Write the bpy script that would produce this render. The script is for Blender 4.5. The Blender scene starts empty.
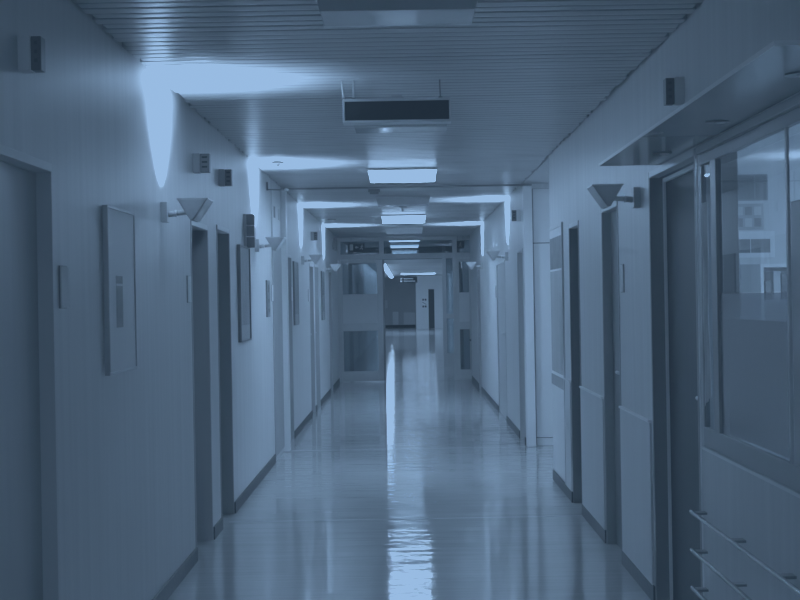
import bpy, bmesh, math, random
from mathutils import Vector, Matrix
random.seed(7)
C = bpy.context.scene.collection
PI = math.pi

# ------------------------------------------------------------------ dimensions (metres)
XL, XR, ZC = -1.245, 1.19, 2.64          # wall planes, ceiling
TINT = (0.406, 0.653, 1.0)               # blue cast of the lamps

# ------------------------------------------------------------------ materials
def mat(name, col, rough=0.5, metal=0.0, bump=None, var=None, spec=0.5, emit=0.0, coat=0.0):
    m = bpy.data.materials.new(name); m.use_nodes = True
    nt = m.node_tree; b = nt.nodes['Principled BSDF']
    if isinstance(col, (int, float)): col = (col, col, col)
    b.inputs['Base Color'].default_value = (*col, 1)
    b.inputs['Roughness'].default_value = rough
    b.inputs['Metallic'].default_value = metal
    b.inputs['Specular IOR Level'].default_value = spec
    b.inputs['Coat Weight'].default_value = coat
    if emit:
        b.inputs['Emission Color'].default_value = (*TINT, 1)
        b.inputs['Emission Strength'].default_value = emit
    tc = None
    def noise(scale, detail=3, rough_=0.55):
        nonlocal tc
        if tc is None: tc = nt.nodes.new('ShaderNodeTexCoord')
        mp = nt.nodes.new('ShaderNodeMapping'); mp.inputs['Scale'].default_value = scale
        nt.links.new(tc.outputs['Object'], mp.inputs['Vector'])
        n = nt.nodes.new('ShaderNodeTexNoise'); n.inputs['Scale'].default_value = 1
        n.inputs['Detail'].default_value = detail; n.inputs['Roughness'].default_value = rough_
        nt.links.new(mp.outputs['Vector'], n.inputs['Vector'])
        return n.outputs['Fac']
    if var:                                # (scale xyz, amount): gentle tonal variation
        sc, amt = var
        r = nt.nodes.new('ShaderNodeValToRGB')
        r.color_ramp.elements[0].position = 0.3; r.color_ramp.elements[1].position = 0.7
        r.color_ramp.elements[0].color = tuple(c*(1-amt) for c in col) + (1,)
        r.color_ramp.elements[1].color = tuple(min(1, c*(1+amt)) for c in col) + (1,)
        nt.links.new(noise(sc), r.inputs['Fac']); nt.links.new(r.outputs['Color'], b.inputs['Base Color'])
    if bump:                               # list of (scale xyz, strength, distance)
        prev = None
        for sc, st, dist in bump:
            bp = nt.nodes.new('ShaderNodeBump'); bp.inputs['Strength'].default_value = st
            bp.inputs['Distance'].default_value = dist
            nt.links.new(noise(sc), bp.inputs['Height'])
            if prev: nt.links.new(prev.outputs['Normal'], bp.inputs['Normal'])
            prev = bp
        nt.links.new(prev.outputs['Normal'], b.inputs['Normal'])
    return m

def glass_mat(name, tint=(0.9, 0.93, 0.95), rough=0.0, ior=1.5, haze=0.0, hazecol=0.5):
    """thin pane: transparent + Fresnel reflection (+ optional matt haze for a film)"""
    m = bpy.data.materials.new(name); m.use_nodes = True
    nt = m.node_tree; nt.nodes.clear()
    out = nt.nodes.new('ShaderNodeOutputMaterial')
    tr = nt.nodes.new('ShaderNodeBsdfTransparent'); tr.inputs['Color'].default_value = (*tint, 1)
    gl = nt.nodes.new('ShaderNodeBsdfGlossy'); gl.inputs['Roughness'].default_value = rough
    fr = nt.nodes.new('ShaderNodeFresnel'); fr.inputs['IOR'].default_value = ior
    mx = nt.nodes.new('ShaderNodeMixShader')
    base = tr.outputs[0]
    if haze:
        df = nt.nodes.new('ShaderNodeBsdfDiffuse'); df.inputs['Color'].default_value = (hazecol, hazecol, hazecol, 1)
        hm = nt.nodes.new('ShaderNodeMixShader'); hm.inputs[0].default_value = haze
        nt.links.new(tr.outputs[0], hm.inputs[1]); nt.links.new(df.outputs[0], hm.inputs[2]); base = hm.outputs[0]
    ge = nt.nodes.new('ShaderNodeNewGeometry'); fm = nt.nodes.new('ShaderNodeMath'); fm.operation = 'MULTIPLY_ADD'   # only the front face reflects
    ml = nt.nodes.new('ShaderNodeMath'); ml.operation = 'MULTIPLY'
    fm.inputs[1].default_value = -1; fm.inputs[2].default_value = 1
    nt.links.new(ge.outputs['Backfacing'], fm.inputs[0]); nt.links.new(fm.outputs[0], ml.inputs[0]); nt.links.new(fr.outputs[0], ml.inputs[1])
    nt.links.new(ml.outputs[0], mx.inputs[0]); nt.links.new(base, mx.inputs[1]); nt.links.new(gl.outputs[0], mx.inputs[2])
    nt.links.new(mx.outputs[0], out.inputs[0])
    return m

M = {}
def lit_lens(name, down, side):
    """prismatic lens: bright underneath, much dimmer on its flanks"""
    m = mat(name, 0.8, 0.4, emit=down); nt = m.node_tree
    g = nt.nodes.new('ShaderNodeNewGeometry'); sx = nt.nodes.new('ShaderNodeSeparateXYZ'); mr = nt.nodes.new('ShaderNodeMapRange')
    mr.inputs['From Min'].default_value = -.9; mr.inputs['From Max'].default_value = -.3
    mr.inputs['To Min'].default_value = down; mr.inputs['To Max'].default_value = side
    nt.links.new(g.outputs['True Normal'], sx.inputs[0]); nt.links.new(sx.outputs['Z'], mr.inputs['Value'])
    nt.links.new(mr.outputs['Result'], nt.nodes['Principled BSDF'].inputs['Emission Strength'])
    return m
def translucent(name, col, amount):
    m = bpy.data.materials.new(name); m.use_nodes = True; nt = m.node_tree; nt.nodes.clear()
    out = nt.nodes.new('ShaderNodeOutputMaterial'); a = nt.nodes.new('ShaderNodeBsdfDiffuse'); b = nt.nodes.new('ShaderNodeBsdfTranslucent')
    tc = nt.nodes.new('ShaderNodeTexCoord'); n = nt.nodes.new('ShaderNodeTexNoise'); n.inputs['Scale'].default_value = 60
    r = nt.nodes.new('ShaderNodeValToRGB'); r.color_ramp.elements[0].color = (col*.9,)*3 + (1,); r.color_ramp.elements[1].color = (min(1, col*1.1),)*3 + (1,)
    nt.links.new(tc.outputs['Object'], n.inputs['Vector']); nt.links.new(n.outputs['Fac'], r.inputs['Fac'])
    nt.links.new(r.outputs['Color'], a.inputs['Color']); nt.links.new(r.outputs['Color'], b.inputs['Color'])
    mx = nt.nodes.new('ShaderNodeMixShader'); mx.inputs[0].default_value = amount
    nt.links.new(a.outputs[0], mx.inputs[1]); nt.links.new(b.outputs[0], mx.inputs[2]); nt.links.new(mx.outputs[0], out.inputs[0])
    return m
M['shade_lit'] = translucent('lit_lamp_shade', 0.64, 0.30)
M['lens_far'] = lit_lens('lit_lens_beyond', 13.0, 3.0)
M['shade_bright'] = translucent('bright_lamp_shade', 0.8, 0.6)
M['tube_on'] = mat('lit_tube', 0.8, 0.4, emit=6.0)
M['wall'] = mat('wall_paint', 0.62, 0.42, bump=[((90, 90, 10), 0.22, 0.004), ((220, 220, 160), 0.12, 0.002)], var=((16, 16, 0.7), 0.09))
M['wall_far'] = mat('far_wall_paint', 0.5, 0.5, var=((2, 2, 2), 0.05))
M['wainscot'] = mat('wainscot_panel', 0.60, 0.38, var=((8, 8, 0.8), 0.04))
M['white_panel'] = mat('white_panel', 0.78, 0.3, var=((3, 3, 0.6), 0.03))
M['slat'] = mat('ceiling_slat', 0.30, 0.30, spec=0.6, var=((1.2, 11, 1), 0.14))
M['void'] = mat('ceiling_void', 0.02, 0.9)
M['flat_ceiling'] = mat('flat_ceiling', 0.45, 0.5, var=((2, 2, 2), 0.04))
M['skirt'] = mat('skirting_vinyl', 0.014, 0.5, spec=0.2, bump=[((6, 22, 30), 0.3, 0.01)], var=((10, 14, 20), 0.35))
M['frame_grey'] = mat('grey_door_frame', 0.20, 0.5, var=((5, 5, 1), 0.05))
M['frame_light'] = mat('light_door_head', 0.72, 0.4, var=((5, 5, 1), 0.03))
M['leaf'] = mat('dark_door_leaf', 0.10, 0.55, var=((14, 14, 1.2), 0.12))
M['leaf_black'] = mat('near_black_door_leaf', 0.03, 0.6, spec=0.15, var=((14, 14, 1.2), 0.1))
M['leaf_mid'] = mat('mid_grey_door_leaf', 0.30, 0.4, var=((14, 14, 1.2), 0.08))
M['leaf_pale'] = mat('pale_grey_door_leaf', 0.40, 0.4, var=((14, 14, 1.2), 0.08))
M['win_frame'] = mat('window_frame_grey', 0.17, 0.4, 0.2, var=((10, 10, 2), 0.05))
M['bay_fill_lens'] = mat('lit_bay_fill_lens', 0.8, 0.4, emit=6.0)  # glow of the added fill light in the bay
M['dark_board'] = mat('dark_board', 0.05, 0.6, var=((6, 6, 6), 0.1))
M['glass_slim'] = glass_mat('slim_pane_glass', (0.9, 0.93, 0.95), 0.02, 1.03)
M['metal'] = mat('brushed_metal', 0.62, 0.28, 1.0, var=((40, 4, 40), 0.06))
M['chrome'] = mat('chrome', 0.30, 0.25, 1.0, var=((30, 5, 30), 0.03))
M['dark_metal'] = mat('dark_metal', 0.14, 0.35, 0.6, var=((30, 5, 30), 0.08))
M['alu'] = mat('grey_aluminium', 0.42, 0.36, 0.25, var=((10, 10, 2), 0.05))
M['alu_dark'] = mat('dark_aluminium', 0.12, 0.36, 0.25, var=((10, 10, 2), 0.06))
M['sconce'] = mat('sconce_grey', 0.55, 0.38, 0.15, var=((20, 20, 20), 0.05))
M['sconce_rim'] = mat('sconce_rim', 0.85, 0.3, 0.1, var=((20, 20, 20), 0.04))
M['plastic'] = mat('pale_plastic', 0.52, 0.4, var=((15, 15, 15), 0.04))
M['plastic_dark'] = mat('dark_plastic', 0.13, 0.35, var=((15, 15, 15), 0.08))
M['lens_grey'] = mat('grey_signal_lens', 0.06, 0.35, var=((15, 15, 15), 0.08))
M['black'] = mat('black_face', 0.008, 0.45, spec=0.2, var=((15, 15, 15), 0.1))
M['paper'] = mat('paper', 0.82, 0.6, var=((12, 12, 12), 0.04))
M['white_mat'] = mat('white_mat_board', 0.92, 0.5, var=((10, 10, 10), 0.02))
M['print'] = mat('grey_print', 0.12, 0.5, var=((20, 26, 16), 0.35))
M['print_dark'] = mat('dark_print', 0.09, 0.5, var=((7, 9, 6), 0.4))
M['art_dark'] = mat('dark_artwork', 0.16, 0.5, var=((5, 6, 5), 0.35))
M['picframe'] = mat('picture_frame', 0.42, 0.3, 0.4, var=((10, 10, 10), 0.04))
M['picframe_dark'] = mat('dark_picture_frame', 0.10, 0.35, 0.2, var=((10, 10, 10), 0.06))
M['gloss_pale'] = mat('glossy_pale_panel', 0.55, 0.15, var=((2, 9, .8), 0.1))
M['lens_off'] = mat('unlit_lens', 0.46, 0.12, spec=0.8, var=((6, 6, 6), 0.06))
M['lens_on'] = lit_lens('lit_lens', 60.0, 3.5)
M['strip_on'] = mat('lit_strip', 0.8, 0.4, emit=11.0)
M['strip_end'] = mat('lit_end_strip', 0.8, 0.4, emit=14.0)
M['room_lens'] = mat('lit_room_lens', 0.8, 0.4, emit=16.0)
M['canopy'] = mat('canopy_board', 0.34, 0.14, var=((3, 3, 3), 0.05))
M['canopy_edge'] = mat('canopy_edge', 0.88, 0.3, var=((6, 6, 6), 0.03))
M['cloth'] = mat('pale_curtain', 0.62, 0.8, var=((25, 25, 4), 0.12))
M['glass'] = glass_mat('window_glass', (0.86, 0.90, 0.92))
M['glass_pic'] = glass_mat('picture_glass', (0.99, 0.99, 0.99), 0.12, 1.02)
M['glass_dim'] = glass_mat('tinted_glass', (0.42, 0.46, 0.48))
M['film'] = glass_mat('frosted_film', (0.7, 0.75, 0.8), 0.16, 1.35, 0.42, 0.34)
M['frost'] = mat('frosted_panel', 0.55, 0.35, var=((3, 3, 1), 0.05))

# polished linoleum floor
def floor_mat():
    m = mat('polished_linoleum', 0.43, 0.10, spec=0.5,
            bump=[((0.5, 2.2, 1), 0.2, 0.02), ((1.0, 8, 1), 0.7, 0.006), ((1.6, 26, 1), 0.6, 0.002)], var=((1.3, 1.3, 1), 0.08))
    nt = m.node_tree; b = nt.nodes['Principled BSDF']
    tc = nt.nodes.new('ShaderNodeTexCoord')
    mp = nt.nodes.new('ShaderNodeMapping'); mp.inputs['Scale'].default_value = (2.2, 1.1, 1)
    n = nt.nodes.new('ShaderNodeTexNoise'); n.inputs['Scale'].default_value = 1; n.inputs['Detail'].default_value = 4
    mr = nt.nodes.new('ShaderNodeMapRange'); mr.inputs['From Min'].default_value = .3; mr.inputs['From Max'].default_value = .7
    mr.inputs['To Min'].default_value = 0.045; mr.inputs['To Max'].default_value = 0.09
    nt.links.new(tc.outputs['Object'], mp.inputs['Vector']); nt.links.new(mp.outputs['Vector'], n.inputs['Vector'])
    nt.links.new(n.outputs['Fac'], mr.inputs['Value']); nt.links.new(mr.outputs['Result'], b.inputs['Roughness'])
    return m
M['floor'] = floor_mat()
M['weld'] = mat('floor_weld', 0.6, 0.25, var=((8, 8, 8), 0.1))

# ------------------------------------------------------------------ mesh helpers
def box(bm, x0, x1, y0, y1, z0, z1):
    v = [bm.verts.new((x, y, z)) for x in (x0, x1) for y in (y0, y1) for z in (z0, z1)]
    for f in ((0, 1, 3, 2), (4, 6, 7, 5), (0, 4, 5, 1), (2, 3, 7, 6), (0, 2, 6, 4), (1, 5, 7, 3)):
        bm.faces.new([v[i] for i in f])
def B(*boxes):
    bm = bmesh.new()
    for b in boxes: box(bm, *b)
    return bm
def cyl(bm, p0, p1, r0, r1=None, n=20, caps=True):
    p0, p1 = Vector(p0), Vector(p1); r1 = r0 if r1 is None else r1
    d = (p1-p0).normalized()
    a = d.orthogonal().normalized(); b = d.cross(a)
    A = [bm.verts.new(p0 + r0*(math.cos(t)*a + math.sin(t)*b)) for t in [2*PI*i/n for i in range(n)]]
    Z = [bm.verts.new(p1 + r1*(math.cos(t)*a + math.sin(t)*b)) for t in [2*PI*i/n for i in range(n)]]
    for i in range(n):
        f = bm.faces.new((A[i], A[(i+1) % n], Z[(i+1) % n], Z[i])); f.smooth = True
    if caps: bm.faces.new(A[::-1]); bm.faces.new(Z)
def poly_prism(bm, pts, y0, y1):
    """closed polygon in xz extruded along y"""
    a = [bm.verts.new((x, y0, z)) for x, z in pts]; b = [bm.verts.new((x, y1, z)) for x, z in pts]
    n = len(pts)
    bm.faces.new(a); bm.faces.new(b[::-1])
    for i in range(n): bm.faces.new((a[i], b[i], b[(i+1) % n], a[(i+1) % n]))
def obj(name, bm, m, parent=None, bevel=0.0, loc=None):
    bmesh.ops.recalc_face_normals(bm, faces=bm.faces)
    me = bpy.data.meshes.new(name); bm.to_mesh(me); bm.free()
    me.materials.append(m)
    o = bpy.data.objects.new(name, me); C.objects.link(o)
    if parent: o.parent = parent
    if loc: o.location = loc
    if bevel:
        bv = o.modifiers.new('bevel', 'BEVEL'); bv.width = bevel; bv.segments = 2; bv.limit_method = 'ANGLE'
    return o
def tag(o, label, cat, group=None):
    o['label'] = label; o['category'] = cat
    if group: o['group'] = group
    return o
def thing(name, label, cat, loc=(0, 0, 0), rz=0.0, group=None):
    o = bpy.data.objects.new(name, None); C.objects.link(o); o.empty_display_size = 0.1
    o.location = loc; o.rotation_euler = (0, 0, rz)
    return tag(o, label, cat, group)
def on_wall(side, name, label, cat, Y, z, group=None):
    """Empty on a corridor wall: local +x points into the corridor"""
    return thing(name, label, cat, (XL if side == 'left' else XR, Y, z), 0 if side == 'left' else PI, group)
def struct(name, bm, m, parent=None, bevel=0.0):
    o = obj(name, bm, m, parent, bevel)
    if not parent: o['kind'] = 'structure'
    return o
def struct_root(name, label, cat, loc=(0, 0, 0), rz=0.0):
    o = thing(name, label, cat, loc, rz); o['kind'] = 'structure'; return o

# ------------------------------------------------------------------ the shell
Y0, YP, YE = -6.0, 34.0, 74.0
T = 0.22
def wall_boxes(x0, x1, ya, yb, openings, ztop=ZC+0.06):
    """boxes filling a wall between ya..yb minus openings (y0,y1,z0,z1)"""
    out = []; y = ya
    for (a, b, z0, z1) in sorted(openings):
        if a > y: out.append((x0, x1, y, a, 0, ztop))
        if z0 > 0: out.append((x0, x1, a, b, 0, z0))
        if z1 < ztop: out.append((x0, x1, a, b, z1, ztop))
        y = b
    out.append((x0, x1, y, yb, 0, ztop))
    return out

# openings in the left wall and the right wall: (near y, far y, top z, leaf set-back)
L_DOORS = [(4.02, 4.96, 2.00), (8.12, 8.84, 1.985), (9.24, 9.92, 2.015), (14.30, 15.25, 2.00), (18.1, 18.85, 1.985), (19.1, 19.95, 2.0), (22.6, 23.4, 2.0)]
R_DOORS = [(5.70, 6.80, 2.095), (7.80, 8.46, 2.03), (9.57, 10.15, 2.02), (14.18, 14.85, 2.0), (16.75, 18.3, 1.95), (22.4, 23.2, 2.0)]
WIN = (2.55, 5.64, 0.885, 2.06)

struct('wall_left', B(*wall_boxes(XL-T, XL, Y0, YE, [(a, b, 0, z) for a, b, z in L_DOORS])), M['wall'])
struct('wall_right', B(*(wall_boxes(XR, XR+.07, Y0, 5.70, [WIN]) + wall_boxes(XR, XR+T, 5.70, 11.48, [(a, b, 0, z) for a, b, z in R_DOORS[:3]]))), M['wall'])
struct('wall_right_beyond', B(*wall_boxes(XR, XR+T, 14.12, YP, [(a, b, 0, z) for a, b, z in R_DOORS[3:]])), M['wall'])
struct('wall_right_far', B((1.92, 2.12, YP, YE, 0, ZC+.06), (XR+T, 1.92, YP-.2, YP, 0, ZC+.06)), M['wall_far'])
struct('wall_end', B((XL-T, 2.12, YE, YE+.2, 0, ZC+.06)), M['wall_far'])
struct('wall_back', B((XL-T, XR+T, Y0-.2, Y0, 0, ZC+.06)), M['wall'])
# side bay on the right between the two wall runs
struct('wall_bay', B((2.6, 2.8, 11.48, 14.32, 0, ZC+.06), (XR+T, 2.8, 11.28, 11.478, 0, ZC+.06), (XR+T, 2.8, 14.122, 14.32, 0, ZC+.06)), M['wall'])
struct('ceiling_bay', B((XR+.002, 2.6, 11.48, 14.12, ZC, ZC+.06)), M['flat_ceiling'])

bm = B((XL-T, 4.4, Y0-.2, YE+.2, -0.1, 0.0))
struct('floor', bm, M['floor'])
for i, (y, m) in enumerate(((9.55, 'weld'), (14.02, 'weld'), (34.0, 'alu_dark'), (25.6, 'alu_dark'))):
    struct('trim_%d' % (i+1), B((XL+.012, XR-.012, y-.006, y+.006, 0.0, 0.0012)), M[m])

# slatted metal ceiling: slats run across the corridor, each bowed a little, dark gaps between
def slat_ceiling(name, x0, x1, ya, yb):
    bm = bmesh.new(); y = ya; p = 0.10
    while y < yb - 1e-6:
        w = random.choice((.093, .0945, .0945, .086)); tilt = random.uniform(-1, 1)*0.0016; sag = 0.0010 + random.uniform(-.0004, .0004); dx = random.choice((.0, .004, .01, .022))
        N = 5; prof = [(y, ZC+.022)]
        for k in range(N+1):
            s = k/N
            prof.append((y + w*s, ZC + sag*(4*s*(s-1)+1) + tilt*(s-.5) + .0))
        prof.append((y+w, ZC+.022))
        a = [bm.verts.new((x0+dx, yy, zz)) for yy, zz in prof]; b = [bm.verts.new((x1-dx, yy, zz)) for yy, zz in prof]
        for k in range(len(prof)-1):
            f = bm.faces.new((a[k], b[k], b[k+1], a[k+1])); f.smooth = 0 < k < len(prof)-2
        y += p
    return struct(name, bm, M['slat'])
slat_ceiling('ceiling', XL+.006, XR-.006, Y0, YP)
slat_ceiling('ceiling_far', XL+.006, 1.92-.006, YP, YE)
struct('ceiling_void', B((XL, 1.92, Y0, YE, ZC+.03, ZC+.05)), M['void'])

# skirting, broken at the openings
def skirting(name, x0, x1, ya, yb, doors):
    bm = bmesh.new(); y = ya
    for a, b, z in doors + [(yb, yb, 0)]:
        if a - y > .02: box(bm, x0, x1, y, a, 0.001, 0.082)
        y = b
    return struct(name, bm, M['skirt'], bevel=0.003)
skirting('baseboard_left', XL+.001, XL+.014, Y0, 13.0, L_DOORS[:3])
skirting('baseboard_left_beyond', XL+.001, XL+.014, 14.12, 25.5, L_DOORS[3:])
skirting('baseboard_right', XR-.014, XR-.001, Y0, 11.47, R_DOORS[:3])
skirting('baseboard_right_beyond', XR-.014, XR-.001, 14.14, 25.5, R_DOORS[3:])

# ------------------------------------------------------------------ doors in reveals
ndoor = [0]
def door(side, a, b, top, leaf='leaf', back=0.05, label='', handle='near', jamb='frame_grey'):
    ndoor[0] += 1
    r = struct_root('door_%d' % ndoor[0], label, 'door', (XL if side == 'left' else XR, (a+b)/2, 0), 0 if side == 'left' else PI)
    h = (b-a)/2 - .0015; t = top - .0015
    # jambs and head of the frame line the reveal; the head is pale
    obj('door_frame', B((-.17, .004, -h, -h+.028, 0.002, t), (-.17, .004, h-.028, h, 0.002, t), (-.17, -.046, -h+.028, h-.028, t-.03, t)), M[jamb], r, .002)
    obj('door_head', B((-.045, .006, -h+.028, h-.028, t-.03, t)), M['frame_light'], r, .002)
    obj('door_leaf', B((-back-.045, -back, -h+.03, h-.03, 0.006, t-.032)), M[leaf], r, .002)
    s = -1 if (handle == 'near') == (side == 'left') else 1
    hy = s*(h-.10)
    bm = bmesh.new()
    box(bm, -back+.0005, -back+.007, hy-.02, hy+.02, .93, 1.13)
    cyl(bm, (-back+.006, hy, 1.06), (-back+.045, hy, 1.06), .009, n=12)
    cyl(bm, (-back+.042, hy+s*.008, 1.06), (-back+.042, hy-s*.11, 1.06), .009, n=12)
    obj('door_handle', bm, M['metal'], r)
    return r
dl = ['dark door in the near left wall, beside the narrow room sign', 'dark recessed door on the left just past the first wall lamp', 'dark recessed door on the left, second of the adjacent pair',
      'narrow grey door on the left just past the portal post', 'grey door on the left beneath the third wall lamp', 'grey door on the left next beyond the third wall lamp', 'grey door on the left just before the glazed partition']
for (a, b, z), lab, lf, jm, bk in zip(L_DOORS, dl, ['leaf_mid', 'leaf', 'leaf', 'leaf_mid', 'leaf_mid', 'leaf_mid', 'leaf_mid'],
                                      ['wainscot', 'leaf_mid', 'frame_grey', 'leaf_mid', 'leaf_mid', 'leaf_mid', 'leaf_mid'], [.05, .11, .11, .11, .05, .05, .08]):
    door('left', a, b, z, lf, back=bk, label=lab, jamb=jm)
dr = ['dark reception door under the canopy', 'dark recessed door on the right behind the dark wall lamp', 'dark recessed door on the right between two wainscot panels',
      'grey door on the right just past the pale portal post', 'wide grey door on the right beneath a lit wall lamp', 'grey door on the right just before the glazed partition']
for (a, b, z), lab, lf, jm, bk in zip(R_DOORS, dr, ['leaf_black', 'leaf', 'leaf', 'leaf_mid', 'leaf_pale', 'leaf_mid'],
                                      ['frame_grey', 'frame_grey', 'leaf', 'leaf_mid', 'leaf_pale', 'leaf_mid'], [.075, .05, .10, .08, .012, .08]):
    door('right', a, b, z, lf, back=bk, label=lab, jamb=jm)
# pale stops at the reception door; near corner strip paints the wall's lit edge
struct('trim_8', B((XR+.060, XR+.072, 6.745, 6.769, .003, 2.06), (XR+.060, XR+.072, 5.73, 6.745, 2.04, 2.06), (XR-.003, XR+.004, 5.682, 5.699, .09, 2.05)), M['canopy_edge'])
# glossy door with a dark vision strip, last thing on the near right wall
r = struct_root('door_14', 'glossy pale door with dark window strip at end of right wall', 'door', (XR, 11.0, 0), PI)
obj('door_leaf', B((.001, .008, -.44, .44, .10, 2.03)), M['white_panel'], r, .002)
obj('vision_panel', B((.0085, .010, -.41, .40, 1.715, 1.965)), M['print_dark'], r)
obj('glass_pane', B((.0085, .010, -.41, .40, .90, 1.70)), M['gloss_pale'], r)
obj('mid_rail', B((.0085, .012, -.44, .44, .79, .875)), M['frame_grey'], r, .001)
obj('door_frame', B((.001, .014, .442, .465, .08, 2.06), (.001, .010, -.44, .442, 2.032, 2.06)), M['wainscot'], r, .002)

# wainscot boards below a thin rail on the near right wall
for n, (a, b) in enumerate(((6.84, 7.78), (8.48, 9.55), (10.17, 10.50))):
    r = struct_root('wainscot_%d' % (n+1), ['wainscot board before the dark door behind the wall lamp', 'wainscot board between the two dark right doors', 'short wainscot board beside the glossy door'][n], 'wainscot', (XR, (a+b)/2, 0), PI)
    h = (b-a)/2
    obj('wainscot_board', B((.001, .012, -h, h, .078, .872)), M['wainscot'], r, .002)
    obj('wainscot_rail', B((.001, .020, -h, h, .874, .886)), M['canopy_edge'], r, .003)

# portal at 14 m: posts, ceiling header, bay panel, folded-back leaf
struct('trim_5', B((XL+.001, XL+.062, 13.96, 14.10, .002, ZC-.032)), M['white_panel'], bevel=.004)
struct('trim_6', B((XR-.002, XR+.085, 13.98, 14.11, .002, ZC-.032)), M['white_panel'], bevel=.004)
struct('trim_7', B((XL+.001, XR+.085, 13.98, 14.06, ZC-.03, ZC-.012)), M['alu_dark'])
r = struct_root('door_15', 'pale leaf folded back on the left before the portal post', 'door', (XL, 13.5, 0))
obj('door_leaf', B((.001, .012, -.46, .44, .05, 2.06)), M['leaf_mid'], r, .002)
obj('door_head', B((.001, .014, -.46, .44, 2.062, ZC-.01)), M['wainscot'], r, .002)
r = struct_root('door_16', 'tall pale panel facing camera in the right bay', 'door', (1.7, 14.11, 0))
obj('door_leaf', B((-.405, .6, -.03, 0.008, .085, 2.035)), M['white_panel'], r, .003)
obj('transom_panel', B((-.405, .6, -.03, 0.008, 2.045, ZC-.055)), M['white_panel'], r, .003)
obj('kick_plate', B((-.405, .6, -.03, 0.008, .004, .075)), M['white_panel'], r, .003)
obj('shadow_gap', B((-.42, .6, .009, .0115, .003, ZC-.05)), M['black'], r)

# ------------------------------------------------------------------ wall lamps (wedge uplighters)
spots = []
def sconce(side, Y, z, label, power, bright=False, group='wedge uplighter wall lamps'):
    t = on_wall(side, 'wall_lamp', label, 'lamp', Y, z, group)
    obj('back_plate', B((.001, .036, -.035, .035, -.052, .052)), M['plastic'], t, .003)
    bm = bmesh.new(); cyl(bm, (.036, 0, -.01), (.075, 0, -.006), .016); cyl(bm, (.075, 0, -.006), (.135, 0, -.002), .013)
    arm = obj('arm', bm, M['plastic'], t)
    bm = bmesh.new(); cyl(bm, (.070, 0, -.0065), (.080, 0, -.0055), .019); obj('collar', bm, M['sconce_rim'], arm)
    # open hollow wedge: two sloping sides and two triangular ends
    bm = bmesh.new()
    zt, zb = .057, -.046; a0, a1, m0, m1 = .100, .251, .162, .180; yy = .11
    for s, xt, xb, it, ib in ((0, a0, m0, a0+.006, m0+.004), (1, a1, m1, a1-.006, m1-.004)):
        poly_prism(bm, [(xt, zt), (xb, zb), (ib, zb+.006), (it, zt)], -yy, yy)
    for y0_, y1_ in ((-yy, -yy+.004), (yy-.004, yy)):
        poly_prism(bm, [(a0, zt), (m0, zb), (m1, zb), (a1, zt)], y0_, y1_)
    box(bm, m0, m1, -yy, yy, zb-.001, zb+.004)
    sh = obj('shade', bm, M[('shade_bright' if bright else 'shade_lit') if power else 'sconce'], t)
    obj('rim', B((a0-.003, a0+.006, -yy-.002, yy+.002, zt-.001, zt+.006), (a1-.006, a1+.003, -yy-.002, yy+.002, zt-.001, zt+.006),
                 (a0-.003, a1+.003, -yy-.002, -yy+.004, zt-.001, zt+.006), (a0-.003, a1+.003, yy-.004, yy+.002, zt-.001, zt+.006)), M['sconce_rim'], sh)
    bm = bmesh.new(); cyl(bm, (.171, -.045, .010), (.171, .045, .010), .009, n=12); obj('tube', bm, M['tube_on' if power else 'lens_off'], t)
    if power:
        l = bpy.data.lights.new('lamp_beam', 'SPOT'); l.energy = power; l.color = TINT
        l.spot_size = math.radians(124); l.spot_blend = 1.0; l.shadow_soft_size = .03
        lo = bpy.data.objects.new('lamp_beam', l); C.objects.link(lo); lo.parent = t
        lo.location = (.171, 0, .026); lo.rotation_euler = (PI, 0, 0); lo.scale = (1.0, 0.7, 1.0)
    return t
P = 230
sconce('left', 7.17, 1.965, 'grey wedge wall lamp on left wall just before the dark door pair', P)
sconce('left', 11.62, 1.965, 'grey wedge wall lamp on left wall beside the stacked dark box', P)
sconce('left', 16.75, 1.985, 'pale wedge wall lamp on left wall between the two far left pictures', P)
sconce('left', 21.4, 1.985, 'small pale wedge wall lamp on left nearest the glazed partition', P, True)
sconce('right', 7.08, 1.992, 'dark unlit wedge wall lamp on right wall by the canopy', 0)
sconce('right', 16.2, 1.975, 'pale wedge wall lamp on right wall past the portal', P)
sconce('right', 21.5, 1.985, 'small pale wedge wall lamp on right nearest the glazed partition', P, True)

# ------------------------------------------------------------------ ceiling luminaires
def luminaire(Yfar, lit, label, x=-.012, m=None, drop=.10):
    t = thing('ceiling_luminaire', label, 'light', (x, Yfar-.15, ZC), 0, 'ceiling luminaires along the corridor')
    w, l = .303, .15
    obj('housing', B((-w, w, -l, l, -.022, -.002)), M['plastic'], t, .002)
    bm = bmesh.new()
    top = [(-w+.004, -l+.004), (w-.004, -l+.004), (w-.004, l-.004), (-w+.004, l-.004)]
    bot = [(-w+.022, -l+.012), (w-.022, -l+.012), (w-.022, l-.012), (-w+.022, l-.012)]
    a = [bm.verts.new((*p, -.0225)) for p in top]; b = [bm.verts.new((*p, -drop)) for p in bot]
    bm.faces.new(a); bm.faces.new(b[::-1])
    for i in range(4): bm.faces.new((a[i], b[i], b[(i+1) % 4], a[(i+1) % 4]))
    d = obj('diffuser', bm, m or M['lens_on' if lit else 'lens_off'], t, .004)
    obj('end_cap', B((-w+.10, -w+.16, l-.002, l+.012, -.02, -.004)), M['plastic'], t)
    return t
luminaire(5.33, 0, 'unlit luminaire at the top edge, nearest the camera')
luminaire(8.77, 0, 'unlit luminaire directly behind the hanging black sign')
luminaire(12.45, 1, 'brightly lit luminaire, first glowing one behind the hanging sign')
luminaire(15.75, 0, 'unlit luminaire between the two nearest glowing ones')
luminaire(19.15, 1, 'second glowing luminaire along the corridor ceiling')
luminaire(22.6, 0, 'unlit luminaire just before the glazed partition')
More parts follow.
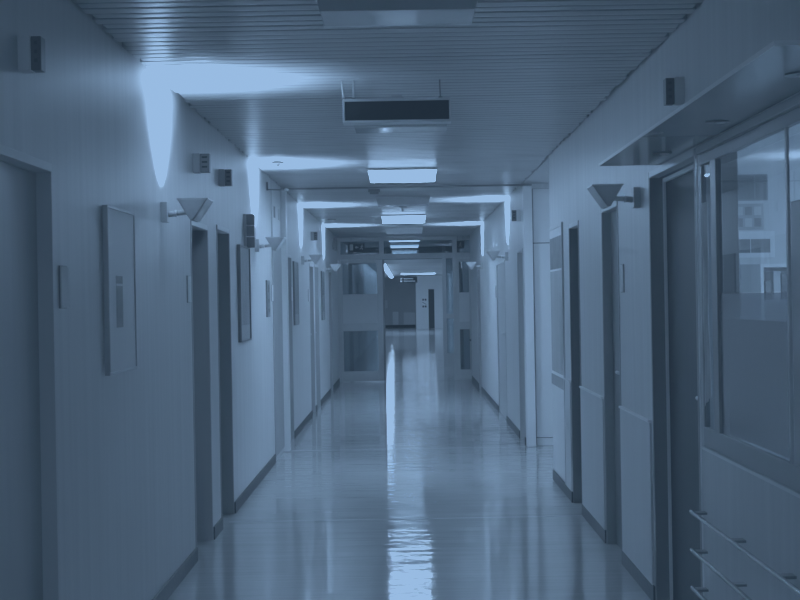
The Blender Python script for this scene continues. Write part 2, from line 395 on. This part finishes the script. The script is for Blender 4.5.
luminaire(26.2, 1, 'glowing luminaire first beyond the glazed partition', m=M['lens_far'], drop=.065)
luminaire(29.3, 1, 'glowing luminaire second beyond the glazed partition', m=M['lens_far'], drop=.065)
luminaire(33.0, 1, 'small glowing luminaire third beyond the glazed partition', m=M['lens_far'], drop=.065)
luminaire(1.9, 0, 'unlit luminaire overhead at the camera')
luminaire(-2.6, 1, 'added fill luminaire, lit and unseen behind the camera')  # added out of view to lift the near corridor

luminaire(12.95, 1, 'added fill luminaire hidden inside the right bay by the portal', x=2.0, m=M['bay_fill_lens'])  # unseen light added to brighten the pale bay panel
t = thing('strip_light', 'short bright strip light across the ceiling at the far end of the hall', 'light', (.55, 61, ZC))
obj('housing', B((-.75, .75, -.52, .52, -.05, -.002)), M['plastic'], t)
obj('diffuser', B((-.74, .74, -.5, .5, -.056, -.0505)), M['strip_end'], t)
# long strip light in the far hall
t = thing('strip_light', 'long bright strip light along the left of the far hall ceiling', 'light', (-.68, 55, ZC))
obj('housing', B((-.07, .07, -13, 13, -.05, -.002)), M['plastic'], t)
obj('diffuser', B((-.06, .06, -12.98, 12.98, -.10, -.0505)), M['strip_on'], t)

# ------------------------------------------------------------------ hanging sign box with a black face
t = thing('hanging_sign', 'black-faced sign box hanging by thin rods from slatted ceiling', 'sign', (-.030, 7.29, 2.415))
obj('frame', B((-.28, .28, -.05, .05, 0, .012), (-.28, .28, -.05, .05, .112, .124), (-.28, -.271, -.05, .05, .012, .112), (.271, .28, -.05, .05, .012, .112)), M['frame_light'], t, .002)
obj('face_panel', B((-.270, .270, -.046, .046, .0125, .1115)), M['black'], t)
for x0, x1, m in ((-.275, -.285, 'frame_light'), (-.225, -.222, 'frame_light'), (.228, .225, 'dark_metal')):
    bm = bmesh.new(); cyl(bm, (x0, 0, .1245), (x1, 0, 2.64-2.415), .005 if m != 'dark_metal' else .004, n=10)
    rod = obj('rod', bm, M[m], t)
    bm = bmesh.new(); cyl(bm, (x0, 0, .1245), (x0, 0, .136), .011, n=12); obj('nut', bm, M['dark_metal'], rod)
obj('junction_box', B((-.03, .03, -.03, .03, .1245, .142)), M['plastic'], t, .003)

# ------------------------------------------------------------------ ceiling detectors
def detector(x, Y, label, r=.055, drop=.03):
    t = thing('smoke_detector', label, 'detector', (x, Y, ZC), 0, 'ceiling detectors')
    bm = bmesh.new(); cyl(bm, (0, 0, -.016), (0, 0, -.001), r, r, 24); obj('base', bm, M['plastic_dark'], t, .003)
    bm = bmesh.new(); cyl(bm, (0, 0, -.016-drop), (0, 0, -.0165), r*.3, r*.42, 18); obj('sensor_head', bm, M['plastic'], t, .003)
detector(-1.03, 11.45, 'round detector on ceiling beside the second left beam of light', .052)
detector(-1.02, 19.6, 'small round detector on far ceiling above the third left lamp', .06)
detector(-.02, 17.2, 'small dome detector hanging in the middle of the ceiling', .05, .05)
tag(obj('ceiling_vent', B((-.06, .06, -.07, .07, -.03, -.001), (-.045, .045, -.05, .05, -.05, -.0301)), M['plastic_dark'], loc=(-.31, 14.5, ZC)), 'small dark box on ceiling just past the first glowing luminaire', 'vent')

# ------------------------------------------------------------------ pictures
def picture(Y0_, Y1_, z0, z1, label, frame='picframe', th=.024, style='mat'):
    t = on_wall('left', 'framed_picture', label, 'picture', (Y0_+Y1_)/2, z0, 'framed pictures on the left wall')
    w = (Y1_-Y0_)/2; h = z1-z0; f = .012
    obj('frame', B((.001, th, -w, w, 0, f), (.001, th, -w, w, h-f, h), (.001, th, -w, -w+f, f, h-f), (.001, th, w-f, w, f, h-f)), M[frame], t, .002)
    if style == 'mat':
        obj('mat_board', B((.001, .0185, -w+f, w-f, f, h-f)), M['white_mat'], t)
        pr = obj('print', B((.0186, .0190, -.125, .015, .195, .415)), M['print'], t)
        obj('title_bar', B((.0191, .0195, -.120, .010, .372, .382)), M['paper'], pr)
        obj('print_block', B((.0191, .0195, -.105, -.005, .235, .365)), M['print_dark'], pr)
    else:
        s = h*.17
        obj('artwork', B((.001, .017, -w+f, w-f, s, h-f)), M['art_dark'], t)
        obj('mat_board', B((.001, .017, -w+f, w-f, f, s-.001)), M['leaf_mid'], t)
    obj('glass_pane', B((.0205, .0215, -w+f, w-f, f, h-f)), M['glass_pic'], t)
picture(5.76, 6.34, 1.205, 1.91, 'metal framed picture with wide pale mat around small grey print')
picture(10.34, 11.0, 1.20, 1.925, 'dark framed picture on left wall below the stacked dark box', 'picframe_dark', .028, 'dark')
picture(15.42, 16.0, 1.23, 1.94, 'dark narrow picture on left wall just before the third wall lamp', 'picframe_dark', .022, 'dark')
picture(20.5, 21.1, 1.21, 1.935, 'dark distant picture on left wall just before the fourth wall lamp', 'picframe_dark', .022, 'dark')

# ------------------------------------------------------------------ room signs
def room_sign(side, Y, z0, label, w=.10, h=.155):
    t = on_wall(side, 'room_sign', label, 'sign', Y, z0, 'narrow room signs beside the doors')
    obj('backing', B((.001, .006, -w/2, w/2, 0, h)), M['plastic_dark'], t)
    obj('face_plate', B((.0062, .012, -w/2+.004, w/2, .003, h-.003)), M['paper'], t, .001)
room_sign('left', 5.07, 1.487, 'room sign beside the nearest left door')
room_sign('left', 8.0, 1.50, 'room sign on left wall just before the first of the paired doors')
room_sign('left', 12.98, 1.50, 'room sign on left wall beside the narrow switch panel')
room_sign('left', 15.2, 1.50, 'room sign on left wall just past the portal post')
room_sign('left', 17.85, 1.49, 'far room sign on left wall under the third wall lamp')
room_sign('right', 7.66, 1.515, 'room sign on right wall beside door behind the dark lamp')
room_sign('right', 18.5, 1.50, 'far room sign on right wall beside the wide grey door')
tag(obj('switch_panel', B((.001, .014, -.13, .13, 0, .33), (.0141, .02, -.02, .02, .045, .075), (.0141, .02, -.02, .02, .13, .16), (.0141, .02, -.03, .03, .22, .29)), M['plastic_dark'], loc=(XL, 12.56, 1.36)), 'narrow dark switch panel on left wall just past the second wall lamp', 'switch panel')

# ------------------------------------------------------------------ nurse-call lamps above the doors
def call_lamp(side, Y, z, label, p=.090, h=.115):
    t = on_wall(side, 'call_lamp_sign', label, 'signal lamp', Y, z, 'call lamps above the doors')
    n = -1 if side == 'left' else 1                     # local direction of the face towards the near end
    def F(x0, x1, d0, d1, z0, z1):
        a, b = sorted((n*d0, n*d1)); return (x0, x1, a, b, z0, z1)
    obj('housing', B(F(0, .040, -.03, .034, 0, h)), M['leaf_mid' if 'paired' in label or 'far' in label else 'paper'], t, .003)
    ln = obj('lens', B(F(.0405, p, -.03, .026, .002, h-.002)), M['lens_grey'], t, .003)
    obj('slots', B(*[F(.052, p-.012, .0262, .0275, h*(.24+.25*k), h*(.24+.25*k)+.012) for k in range(3)]), M['black'], ln)
call_lamp('left', 4.57, 2.262, 'call lamp with pale edge above the nearest left door', .075)
call_lamp('left', 8.30, 2.268, 'call lamp above the first of the paired left doors', .097)
call_lamp('left', 9.44, 2.28, 'call lamp above the second of the paired left doors', .088)
call_lamp('left', 18.5, 2.295, 'small far call lamp on left wall above the third wall lamp')
call_lamp('right', 5.94, 2.302, 'call lamp on right wall above the canopy', .078)
call_lamp('right', 14.4, 2.28, 'call lamp on right wall just past the portal post')
tag(obj('wall_speaker', B((.001, .05, -.35, .35, 0, .19)), M['plastic_dark'], bevel=.004, loc=(XL, 24.35, 2.375)), 'dark box high on left wall beside the glazed partition', 'speaker')
# three dark modules in one wall unit
t = on_wall('left', 'indicator_box', 'tall dark box of three stacked modules on left wall', 'box', 10.86, 1.915)
obj('back_box', B((0, .022, -.05, .05, 0, .265)), M['plastic'], t)
for k in range(3):
    obj('module', B((.0222, .085, -.05, .05, .003+k*.088, .003+k*.088+.083)), M['plastic_dark'], t, .003)
# small hooked arm and little blank plates high on the wall
t = on_wall('left', 'door_hook', 'thin hooked rod high on left wall before the portal', 'hook', 12.62, 2.50)
bm = bmesh.new(); cyl(bm, (.012, 0, 0), (.012, 0, .075), .008, n=10); obj('post', bm, M['dark_metal'], t)
bm = bmesh.new(); cyl(bm, (.012, 0, .008), (.17, .02, .004), .006, n=10); obj('rod', bm, M['dark_metal'], t)
bm = bmesh.new(); cyl(bm, (.165, .02, .012), (.20, .02, .0), .012, n=12); obj('knob', bm, M['plastic'], t)
for Y, lab in ((13.22, 'small blank plate high on left wall, nearer of two'), (13.66, 'small blank plate high on left wall beside the portal post')):
    tag(obj('wall_plate', B((.0142, .022, -.05, .05, 0, .105)), M['plastic_dark'] if Y < 13.5 else M['plastic'], bevel=.002, loc=(XL, Y, 2.29)), lab, 'plate', 'small blank plates before the portal')

# ------------------------------------------------------------------ reception window on the near right wall
w0, w1, wz0, wz1 = WIN
r = struct_root('window_1', 'reception window in grey frame with frosted lower panes', 'window', (XR, 0, 0))
e = .0015
obj('window_frame', B((.0, .022, w0+e, w1-e, wz1-.045, wz1-e), (.0, .022, w0+e, w1-e, wz0+e, wz0+.08),
                      (.0, .022, w1-.03, w1-e, wz0+.08, wz1-.045), (.0, .022, w0+e, w0+.04, wz0+.08, wz1-.045)), M['win_frame'], r, .003)
obj('mullion', B((-.004, .022, 5.335, 5.43, wz0+.08, wz1-.045)), M['win_frame'], r, .004)
obj('mullion', B((.003, .02, 4.22, 4.33, wz0+.08, 1.78)), M['win_frame'], r, .004)
obj('edge_strip', B((.004, .014, 4.365, 4.388, wz0+.08, wz1-.045)), M['alu'], r, .002)
obj('window_rail', B((.003, .02, w0+.04, 4.22, 1.74, 1.78)), M['win_frame'], r, .003)
obj('window_pane', B((.008, .012, 5.432, w1-.031, wz0+.08, wz1-.045)), M['glass_slim'], r)
obj('window_pane', B((.008, .012, 4.39, 5.333, 1.503, wz1-.045)), M['glass'], r)
obj('frosted_pane', B((.006, .012, 4.39, 5.333, wz0+.08, 1.50)), M['film'], r)
obj('window_pane', B((.008, .012, w0+.041, 4.363, 1.781, wz1-.045)), M['glass'], r)
obj('frosted_pane', B((.006, .012, w0+.041, 4.219, wz0+.08, 1.739)), M['film'], r)
obj('reflected_tone_board', B((.035, .045, 4.52, 5.33, wz0+.08, 1.405), (.035, .045, w0+.041, 4.15, wz0+.08, 1.64)), M['dark_board'], r)  # added dark boards imitating the reflected tone in the frosted panes
obj('window_sill', B((-.006, -.0005, w0-.05, 5.66, wz0-.012, wz0)), M['canopy_edge'], r, .002)
obj('window_head', B((-.008, -.0005, w0-.05, 5.66, wz1+.001, 2.094)), M['win_frame'], r, .003)
# canopy with downlights above it
t = thing('reception_canopy', 'thin grey canopy with small downlights jutting over the reception window', 'canopy', (XR, 0, 2.10))
obj('canopy_board', B((-.284, -.0015, 3.40, 6.48, .0, .009)), M['canopy'], t)
obj('edge_strip', B((-.287, -.2845, 3.396, 6.484, -.001, .011), (-.2845, -.0015, 3.396, 3.3995, -.001, .011), (-.2845, -.0015, 6.4805, 6.484, -.001, .011)), M['canopy_edge'], t)
for y in (3.85, 4.88, 5.93):
    bm = bmesh.new(); cyl(bm, (-.095, y, -.004), (-.095, y, -.0005), .042, n=24); d = obj('downlight', bm, M['dark_metal'], t)
    bm = bmesh.new(); cyl(bm, (-.085, y, -.0062), (-.085, y, -.0042), .020, n=20); obj('downlight_lens', bm, M['sconce_rim'], d)

# three metal bumper rails below
for k, z in enumerate((.622, .467, .315)):
    t = thing('bumper_rail', ['topmost of the three metal rails below the reception window', 'middle of the three metal rails below the reception window', 'lowest of the three metal rails below the reception window'][k],
              'rail', (XR, 5.65, z), 0, 'metal rails below the reception window')
    bm = bmesh.new(); cyl(bm, (-.054, -3.6, 0), (-.054, 0.0, 0), .0085, n=16); obj('bar', bm, M['chrome'], t)
    for j in range(6):
        y = -.03 - j*.64
        obj('bracket', B((-.056, -.0012, y-.03, y+.02, -.006, .004)), M['dark_metal'], t, .002)

# the room behind the glass
RX = XR+T; RN = XR+.071
struct('wall_office', B((3.6, 3.7, 1.6, 9.1, 0, ZC+.06), (RN, 3.7, 1.5, 1.6, 0, ZC+.06), (RX, 3.7, 9.1, 9.2, 0, ZC+.06)), M['wall'])
struct('ceiling_office', B((RN, 3.6, 1.6, 5.699, ZC, ZC+.06), (RX, 3.6, 5.699, 9.1, ZC, ZC+.06)), M['flat_ceiling'])
t = thing('office_luminaire', 'dim luminaire on the ceiling of the office behind the reception window', 'light', (3.05, 7.0, ZC))
obj('housing', B((-.3, .3, -.6, .6, -.03, -.002)), M['plastic'], t); obj('diffuser', B((-.28, .28, -.58, .58, -.07, -.0305)), M['room_lens'], t)
def sheet(name, x0, x1, z0, z1, m, label, cat='notice', blocks=(), group='notices on the office wall', Y=9.1):
    t = thing(name, label, cat, (x0, Y, z0), 0, group)
    obj('sheet', B((0, x1-x0, -.012, 0, 0, z1-z0)), M[m], t)
    for (a, b, c, d, mm) in blocks: obj('printed_block', B((a, b, -.0135, -.0121, c, d)), M[mm], t)
# office wall pinned up with sheets (seen through the glass)
sheet('notice', 2.10, 2.36, 2.10, 2.27, 'frame_grey', 'dark landscape notice behind glass, topmost on the office wall', blocks=((.01, .17, .01, .16, 'print_dark'), (.18, .25, .01, .16, 'print')))
sheet('notice', 2.08, 2.33, 1.91, 2.08, 'leaf_mid', 'patchy grey notice behind glass below the dark landscape one', blocks=tuple((.01+.06*i, .055+.06*i, .02+.075*j, .075+.075*j, 'print' if (i+j) % 2 else 'plastic') for i in range(4) for j in range(2)))
sheet('notice', 2.10, 2.40, 1.73, 1.90, 'paper', 'white edged picture strip behind glass above the shelf', blocks=((.02, .14, .03, .12, 'print_dark'), (.145, .27, .03, .12, 'print')))
t = thing('wall_cabinet', 'pale cabinet with shelves seen through the clear glass', 'cabinet', (2.10, 9.098, 0))
obj('carcass', B((0, .46, -.30, -.001, .9, .92), (0, .46, -.30, -.001, 1.66, 1.68), (0, .02, -.30, -.001, .92, 1.66), (.13, .15, -.30, -.001, .92, 1.66), (.44, .46, -.30, -.001, .92, 1.66), (.02, .44, -.02, -.001, .92, 1.66), (.15, .44, -.29, -.021, 1.44, 1.455)), M['paper'], t)
obj('cabinet_door', B((.002, .128, -.312, -.301, .9, 1.68)), M['leaf_mid'], t)
for i in range(5):
    for zz, sfx in ((1.4555, 'upper'), (.9205, 'lower')):
        x = 2.265 + .052*i
        h = .12 + .02*((i*3) % 4)
        tag(obj('ring_binder', B((0, .045, -.2, 0, 0, h)), M[['print_dark', 'plastic', 'print', 'leaf_mid', 'print_dark'][i]], bevel=.003, loc=(x, 9.02, zz)), 'ring binder standing on the %s cabinet shelf behind the reception glass' % sfx, 'binder', 'ring binders on the %s cabinet shelf' % sfx)
# strip of curtain behind the narrow pane
bm = bmesh.new(); N = 26; rows = 14; g = []
for j in range(rows+1):
    z = 1.10 + .76*j/rows; row = []
    for i in range(N+1):
        s = i/N
        row.append(bm.verts.new((.004*math.sin(s*15 + .35*math.sin(j*.9)) + .0015*math.sin(j*.7), (-.065 + .13*s)*(1-.25*math.sin(PI*j/rows)), z - .05*s*(1-j/rows))))
    g.append(row)
for j in range(rows):
    for i in range(N):
        f = bm.faces.new((g[j][i], g[j][i+1], g[j+1][i+1], g[j+1][i])); f.smooth = True
tag(obj('curtain', bm, M['cloth'], loc=(XR-.006, 5.53, 0)), 'narrow pale gathered curtain strip hanging at the slim window pane', 'curtain')

# ------------------------------------------------------------------ glazed partition at 25.6 m
def leaf(parent, x0, x1, y, z0=.01, z1=2.23, st=.085, mid=(1.07, 1.60), stile2=None):
    """framed glazed leaf: stiles, rails, lower and upper glass, solid mid panel"""
    s2 = stile2 or st
    obj('door_frame', B((x0, x0+st, y, y+.045, z0, z1), (x1-s2, x1, y, y+.045, z0, z1), (x0+st, x1-s2, y, y+.045, z0, .19),
                        (x0+st, x1-s2, y, y+.045, .93, mid[0]), (x0+st, x1-s2, y, y+.045, z1-.06, z1)), M['alu'], parent, .003)
    obj('mid_panel', B((x0+st, x1-s2, y+.012, y+.034, mid[0], mid[1])), M['frost'], parent)
    obj('glass_pane', B((x0+st, x1-s2, y+.02, y+.026, .19, .93)), M['glass_dim'], parent)
    obj('glass_pane', B((x0+st, x1-s2, y+.02, y+.026, mid[1], z1-.06)), M['glass_dim'], parent)
YG = 25.6
r = struct_root('door_17', 'glazed left leaf of the partition across the corridor', 'door')
leaf(r, -1.185, -.425, YG, st=.03, stile2=.10)
obj('edge_strip', B((-.4248, -.385, YG+.002, YG+.05, .01, 2.23)), M['alu_dark'], r)
r = struct_root('door_18', 'glazed narrow right leaf of the partition', 'door')
leaf(r, .945, XR-.004, YG, st=.03)
bm = bmesh.new(); cyl(bm, (1.165, YG-.03, .73), (1.165, YG, .73), .018, n=12); obj('door_knob', bm, M['black'], r)
r = struct_root('window_2', 'transom glazing and posts of the glazed partition', 'window')
obj('window_frame', B((XL+.001, -1.187, YG-.03, YG+.06, .002, ZC-.005), (.865, .943, YG-.03, YG+.06, .002, ZC-.005), (-1.187, .865, YG-.02, YG+.06, 2.235, 2.33),
                      (.943, XR-.001, YG-.02, YG+.06, 2.235, 2.33), (-.475, -.395, YG-.02, YG+.06, 2.33, 2.57), (-1.187, .865, YG-.03, YG+.06, 2.57, ZC-.005), (.943, XR-.001, YG-.03, YG+.06, 2.57, ZC-.005)), M['alu'], r, .003)
obj('window_pane', B((-1.186, -.476, YG+.02, YG+.026, 2.331, 2.569)), M['glass_dim'], r)
obj('window_pane', B((-.394, .864, YG+.02, YG+.026, 2.331, 2.569)), M['glass_dim'], r)
obj('window_pane', B((.944, XR-.002, YG+.02, YG+.026, 2.331, 2.569)), M['glass_dim'], r)
# open right-hand leaf swung away, and the second frame beyond
r = struct_root('door_19', 'glazed right leaf standing open beyond the partition', 'door', (.94, YG+.07, 0), math.radians(83.5))
leaf(r, .0, 1.25, -.02)
r = struct_root('window_3', 'second glazed frame beyond the partition', 'window')
Y2 = 30.5
obj('window_frame', B((.80, .88, Y2, Y2+.08, .002, ZC-.005), (1.10, XR-.001, Y2, Y2+.08, .002, ZC-.005), (XL+.001, -1.16, Y2, Y2+.08, .002, ZC-.005),
                      (-1.16, .80, Y2, Y2+.08, 2.27, 2.36), (.88, 1.10, Y2, Y2+.08, .002, .30), (.88, 1.10, Y2, Y2+.08, 1.06, 1.16)), M['alu'], r, .003)
obj('window_pane', B((.88, 1.10, Y2+.03, Y2+.036, .30, 1.06)), M['glass_dim'], r)
obj('window_pane', B((.88, 1.10, Y2+.03, Y2+.036, 1.16, ZC-.006)), M['glass_dim'], r)
obj('window_pane', B((-1.16, .80, Y2+.03, Y2+.036, 2.361, ZC-.006)), M['glass_dim'], r)

# pictogram signs in the transom
def arrow(bm, x, z, s, y0_, y1_, d=-1):
    pts = [(x-d*s, z+.3*s), (x-d*s, z-.3*s), (x, z-.3*s), (x, z-.8*s), (x+d*s, z), (x, z+.8*s), (x, z+.3*s)]
    poly_prism(bm, pts, y0_, y1_)
def runner(bm, x, z, s, y0_, y1_):
    n = 10
    poly_prism(bm, [(x+.15*s+.2*s*math.cos(2*PI*i/n), z+.8*s+.2*s*math.sin(2*PI*i/n)) for i in range(n)], y0_, y1_)
    for (a, b, c, d, w) in ((.05, .55, -.15, -.1, .17), (-.15, -.1, .35, -.45, .1), (.3, -.45, .2, -.95, .09), (-.15, -.1, -.35, -.55, .1), (-.35, -.55, -.8, -.6, .09), (.05, .45, .55, .2, .08), (.0, .45, -.5, .3, .08)):
        dx, dz = c-a, d-b; l = math.hypot(dx, dz); nx, nz = -dz/l*w, dx/l*w
        poly_prism(bm, [(x+s*(a+nx), z+s*(b+nz)), (x+s*(c+nx), z+s*(d+nz)), (x+s*(c-nx), z+s*(d-nz)), (x+s*(a-nx), z+s*(b-nz))], y0_, y1_)
t = thing('exit_sign', 'dark three-part escape sign in the left transom of the partition', 'sign', (-.885, YG-.06, 2.385))
obj('panel', B((-.145, .145, 0, .03, 0, .145)), M['black'], t)
bm = bmesh.new(); box(bm, -.125, -.065, -.002, -.0003, .02, .125); obj('door_symbol', bm, M['plastic'], t)
bm = bmesh.new(); arrow(bm, 0, .072, .032, -.002, -.0003); obj('arrow_symbol', bm, M['plastic'], t)
bm = bmesh.new(); runner(bm, .095, .072, .05, -.002, -.0003); obj('runner_symbol', bm, M['plastic'], t)
for x in (-.10, .10):
    bm = bmesh.new(); cyl(bm, (x, .015, .1452), (x, .015, .25), .004, n=8); obj('rod', bm, M['dark_metal'], t)
t = thing('exit_sign', 'small square escape sign in the right transom of the partition', 'sign', (1.01, YG-.05, 2.405))
obj('panel', B((-.068, .068, 0, .02, 0, .135)), M['black'], t)
bm = bmesh.new(); runner(bm, 0, .068, .046, -.002, -.0003); obj('runner_symbol', bm, M['frame_grey'], t)
for x in (-.05, .05):
    bm = bmesh.new(); cyl(bm, (x, .01, .1352), (x, .01, .23), .004, n=8); obj('rod', bm, M['dark_metal'], t)

# ------------------------------------------------------------------ the far hall
# white projecting corner with a dark door beside it
struct('wall_far_corner', B((.50, 1.115, 70, YE, 0, ZC+.03), (1.115, 1.42, 70, YE, 1.98, ZC+.03), (1.42, 1.92, 70, YE, 0, ZC+.03)), M['white_panel'])
r = struct_root('door_20', 'dark tall door at the far end beside the white wall', 'door', (1.2675, 70.03, 0))
obj('door_leaf', B((-.15, .15, 0, .045, .005, 1.975)), M['leaf_black'], r)
struct('baseboard_end', B((XL+.02, .50, YE-.02, YE-.001, .001, .14)), M['skirt'])
t = thing('hanging_sign', 'distant dark sign hanging from the far hall ceiling', 'sign', (.10, 60, 2.19))
obj('panel', B((-.36, .40, -.04, .04, 0, .26)), M['black'], t)
obj('symbols', B((-.33, -.25, -.043, -.0405, .04, .10), (-.33, -.25, -.043, -.0405, .15, .21), (-.18, .30, -.043, -.0405, .06, .085), (-.18, .22, -.043, -.0405, .165, .19)), M['paper'], t)
for x in (-.3, .34):
    bm = bmesh.new(); cyl(bm, (x, 0, .2605), (x, 0, .45), .012, n=8); obj('rod', bm, M['dark_metal'], t)
for x0, x1, z1, lab in ((-.72, -.42, .83, 'small pale cupboard at the far end of the hall'), (-.14, .48, .78, 'wide pale cupboard at the far end beside the white wall')):
    t = thing('low_cupboard', lab, 'cupboard', ((x0+x1)/2, YE-.20, 0), 0, 'pale cupboards at the far end')
    w = (x1-x0)/2
    obj('carcass', B((-w, w, -.16, .16, .15, z1)), M['white_panel'], t, .006)
    obj('plinth', B((-w+.02, w-.02, -.13, .15, .001, .149)), M['black'], t)
    obj('cupboard_door', B((-w+.01, -.004, -.172, -.1605, .17, z1-.02), (.004, w-.01, -.172, -.1605, .17, z1-.02)), M['white_panel'], t, .003)
t = thing('wall_control_panel', 'pale panel with dark switches on the far white wall', 'panel', (.92, 70, 1.0))
obj('plate', B((-.13, .13, -.02, -.001, 0, .62)), M['paper'], t)
for x, z in ((-.07, .06), (.05, .06), (-.07, .40), (.05, .40)):
    obj('switch', B((x-.04, x+.05, -.035, -.0205, z, z+.10)), M['black'], t)
bm = bmesh.new(); poly_prism(bm, [(-.12, .32), (-.10, .34), (.10, .22), (.08, .20)], -.032, -.0205); obj('lever', bm, M['black'], t)
tag(obj('notice_sign', B((0, .16, -.01, 0, 0, .42)), M['paper'], loc=(-1.14, YE, 1.03)), 'white sheet on the far end wall beside the partition leaf', 'notice')

# ------------------------------------------------------------------ camera: eye height 1.5 m, tilted 1 degree about its axis
cam = bpy.data.cameras.new('camera'); co = bpy.data.objects.new('camera', cam); C.objects.link(co)
cam.sensor_width = 36; cam.lens = 36*1400/800
cam.shift_x = -6/800; cam.shift_y = -1/800
cam.clip_start = .05; cam.clip_end = 300
co.location = (0, 0, 1.5)
co.rotation_euler = (Matrix.Rotation(PI/2, 4, 'X') @ Matrix.Rotation(math.radians(-1.0), 4, 'Z')).to_euler()
bpy.context.scene.camera = co

# ------------------------------------------------------------------ world and film response
sc = bpy.context.scene
w = bpy.data.worlds.new('world'); sc.world = w; w.use_nodes = True
w.node_tree.nodes['Background'].inputs[0].default_value = (.01, .016, .025, 1)
sc.view_settings.view_transform = 'Standard'; sc.view_settings.look = 'None'
sc.view_settings.use_curve_mapping = True
cm = sc.view_settings.curve_mapping
cm.extend = 'HORIZONTAL'; cm.use_clip = True
for ch, (lo, hi) in enumerate(((.013, .315), (.024, .50), (.039, .76))):
    cu = cm.curves[ch]
    for p_, (x, y) in zip((cu.points[0], cu.points[-1]), ((0, lo), (1, hi))): p_.location = (x, y)
    for t_ in (.02, .05, .1, .2, .35, .55, .8):
        cu.points.new(hi*t_, lo + (hi-lo)*t_**.68)
    cu.points.new(hi*1.05, hi)
    for p_ in cu.points: p_.handle_type = 'VECTOR'
cm.update()
sc.cycles.use_denoising = True
sc.cycles.max_bounces = 12; sc.cycles.diffuse_bounces = 6; sc.cycles.transparent_max_bounces = 16
sc.cycles.sample_clamp_indirect = 6
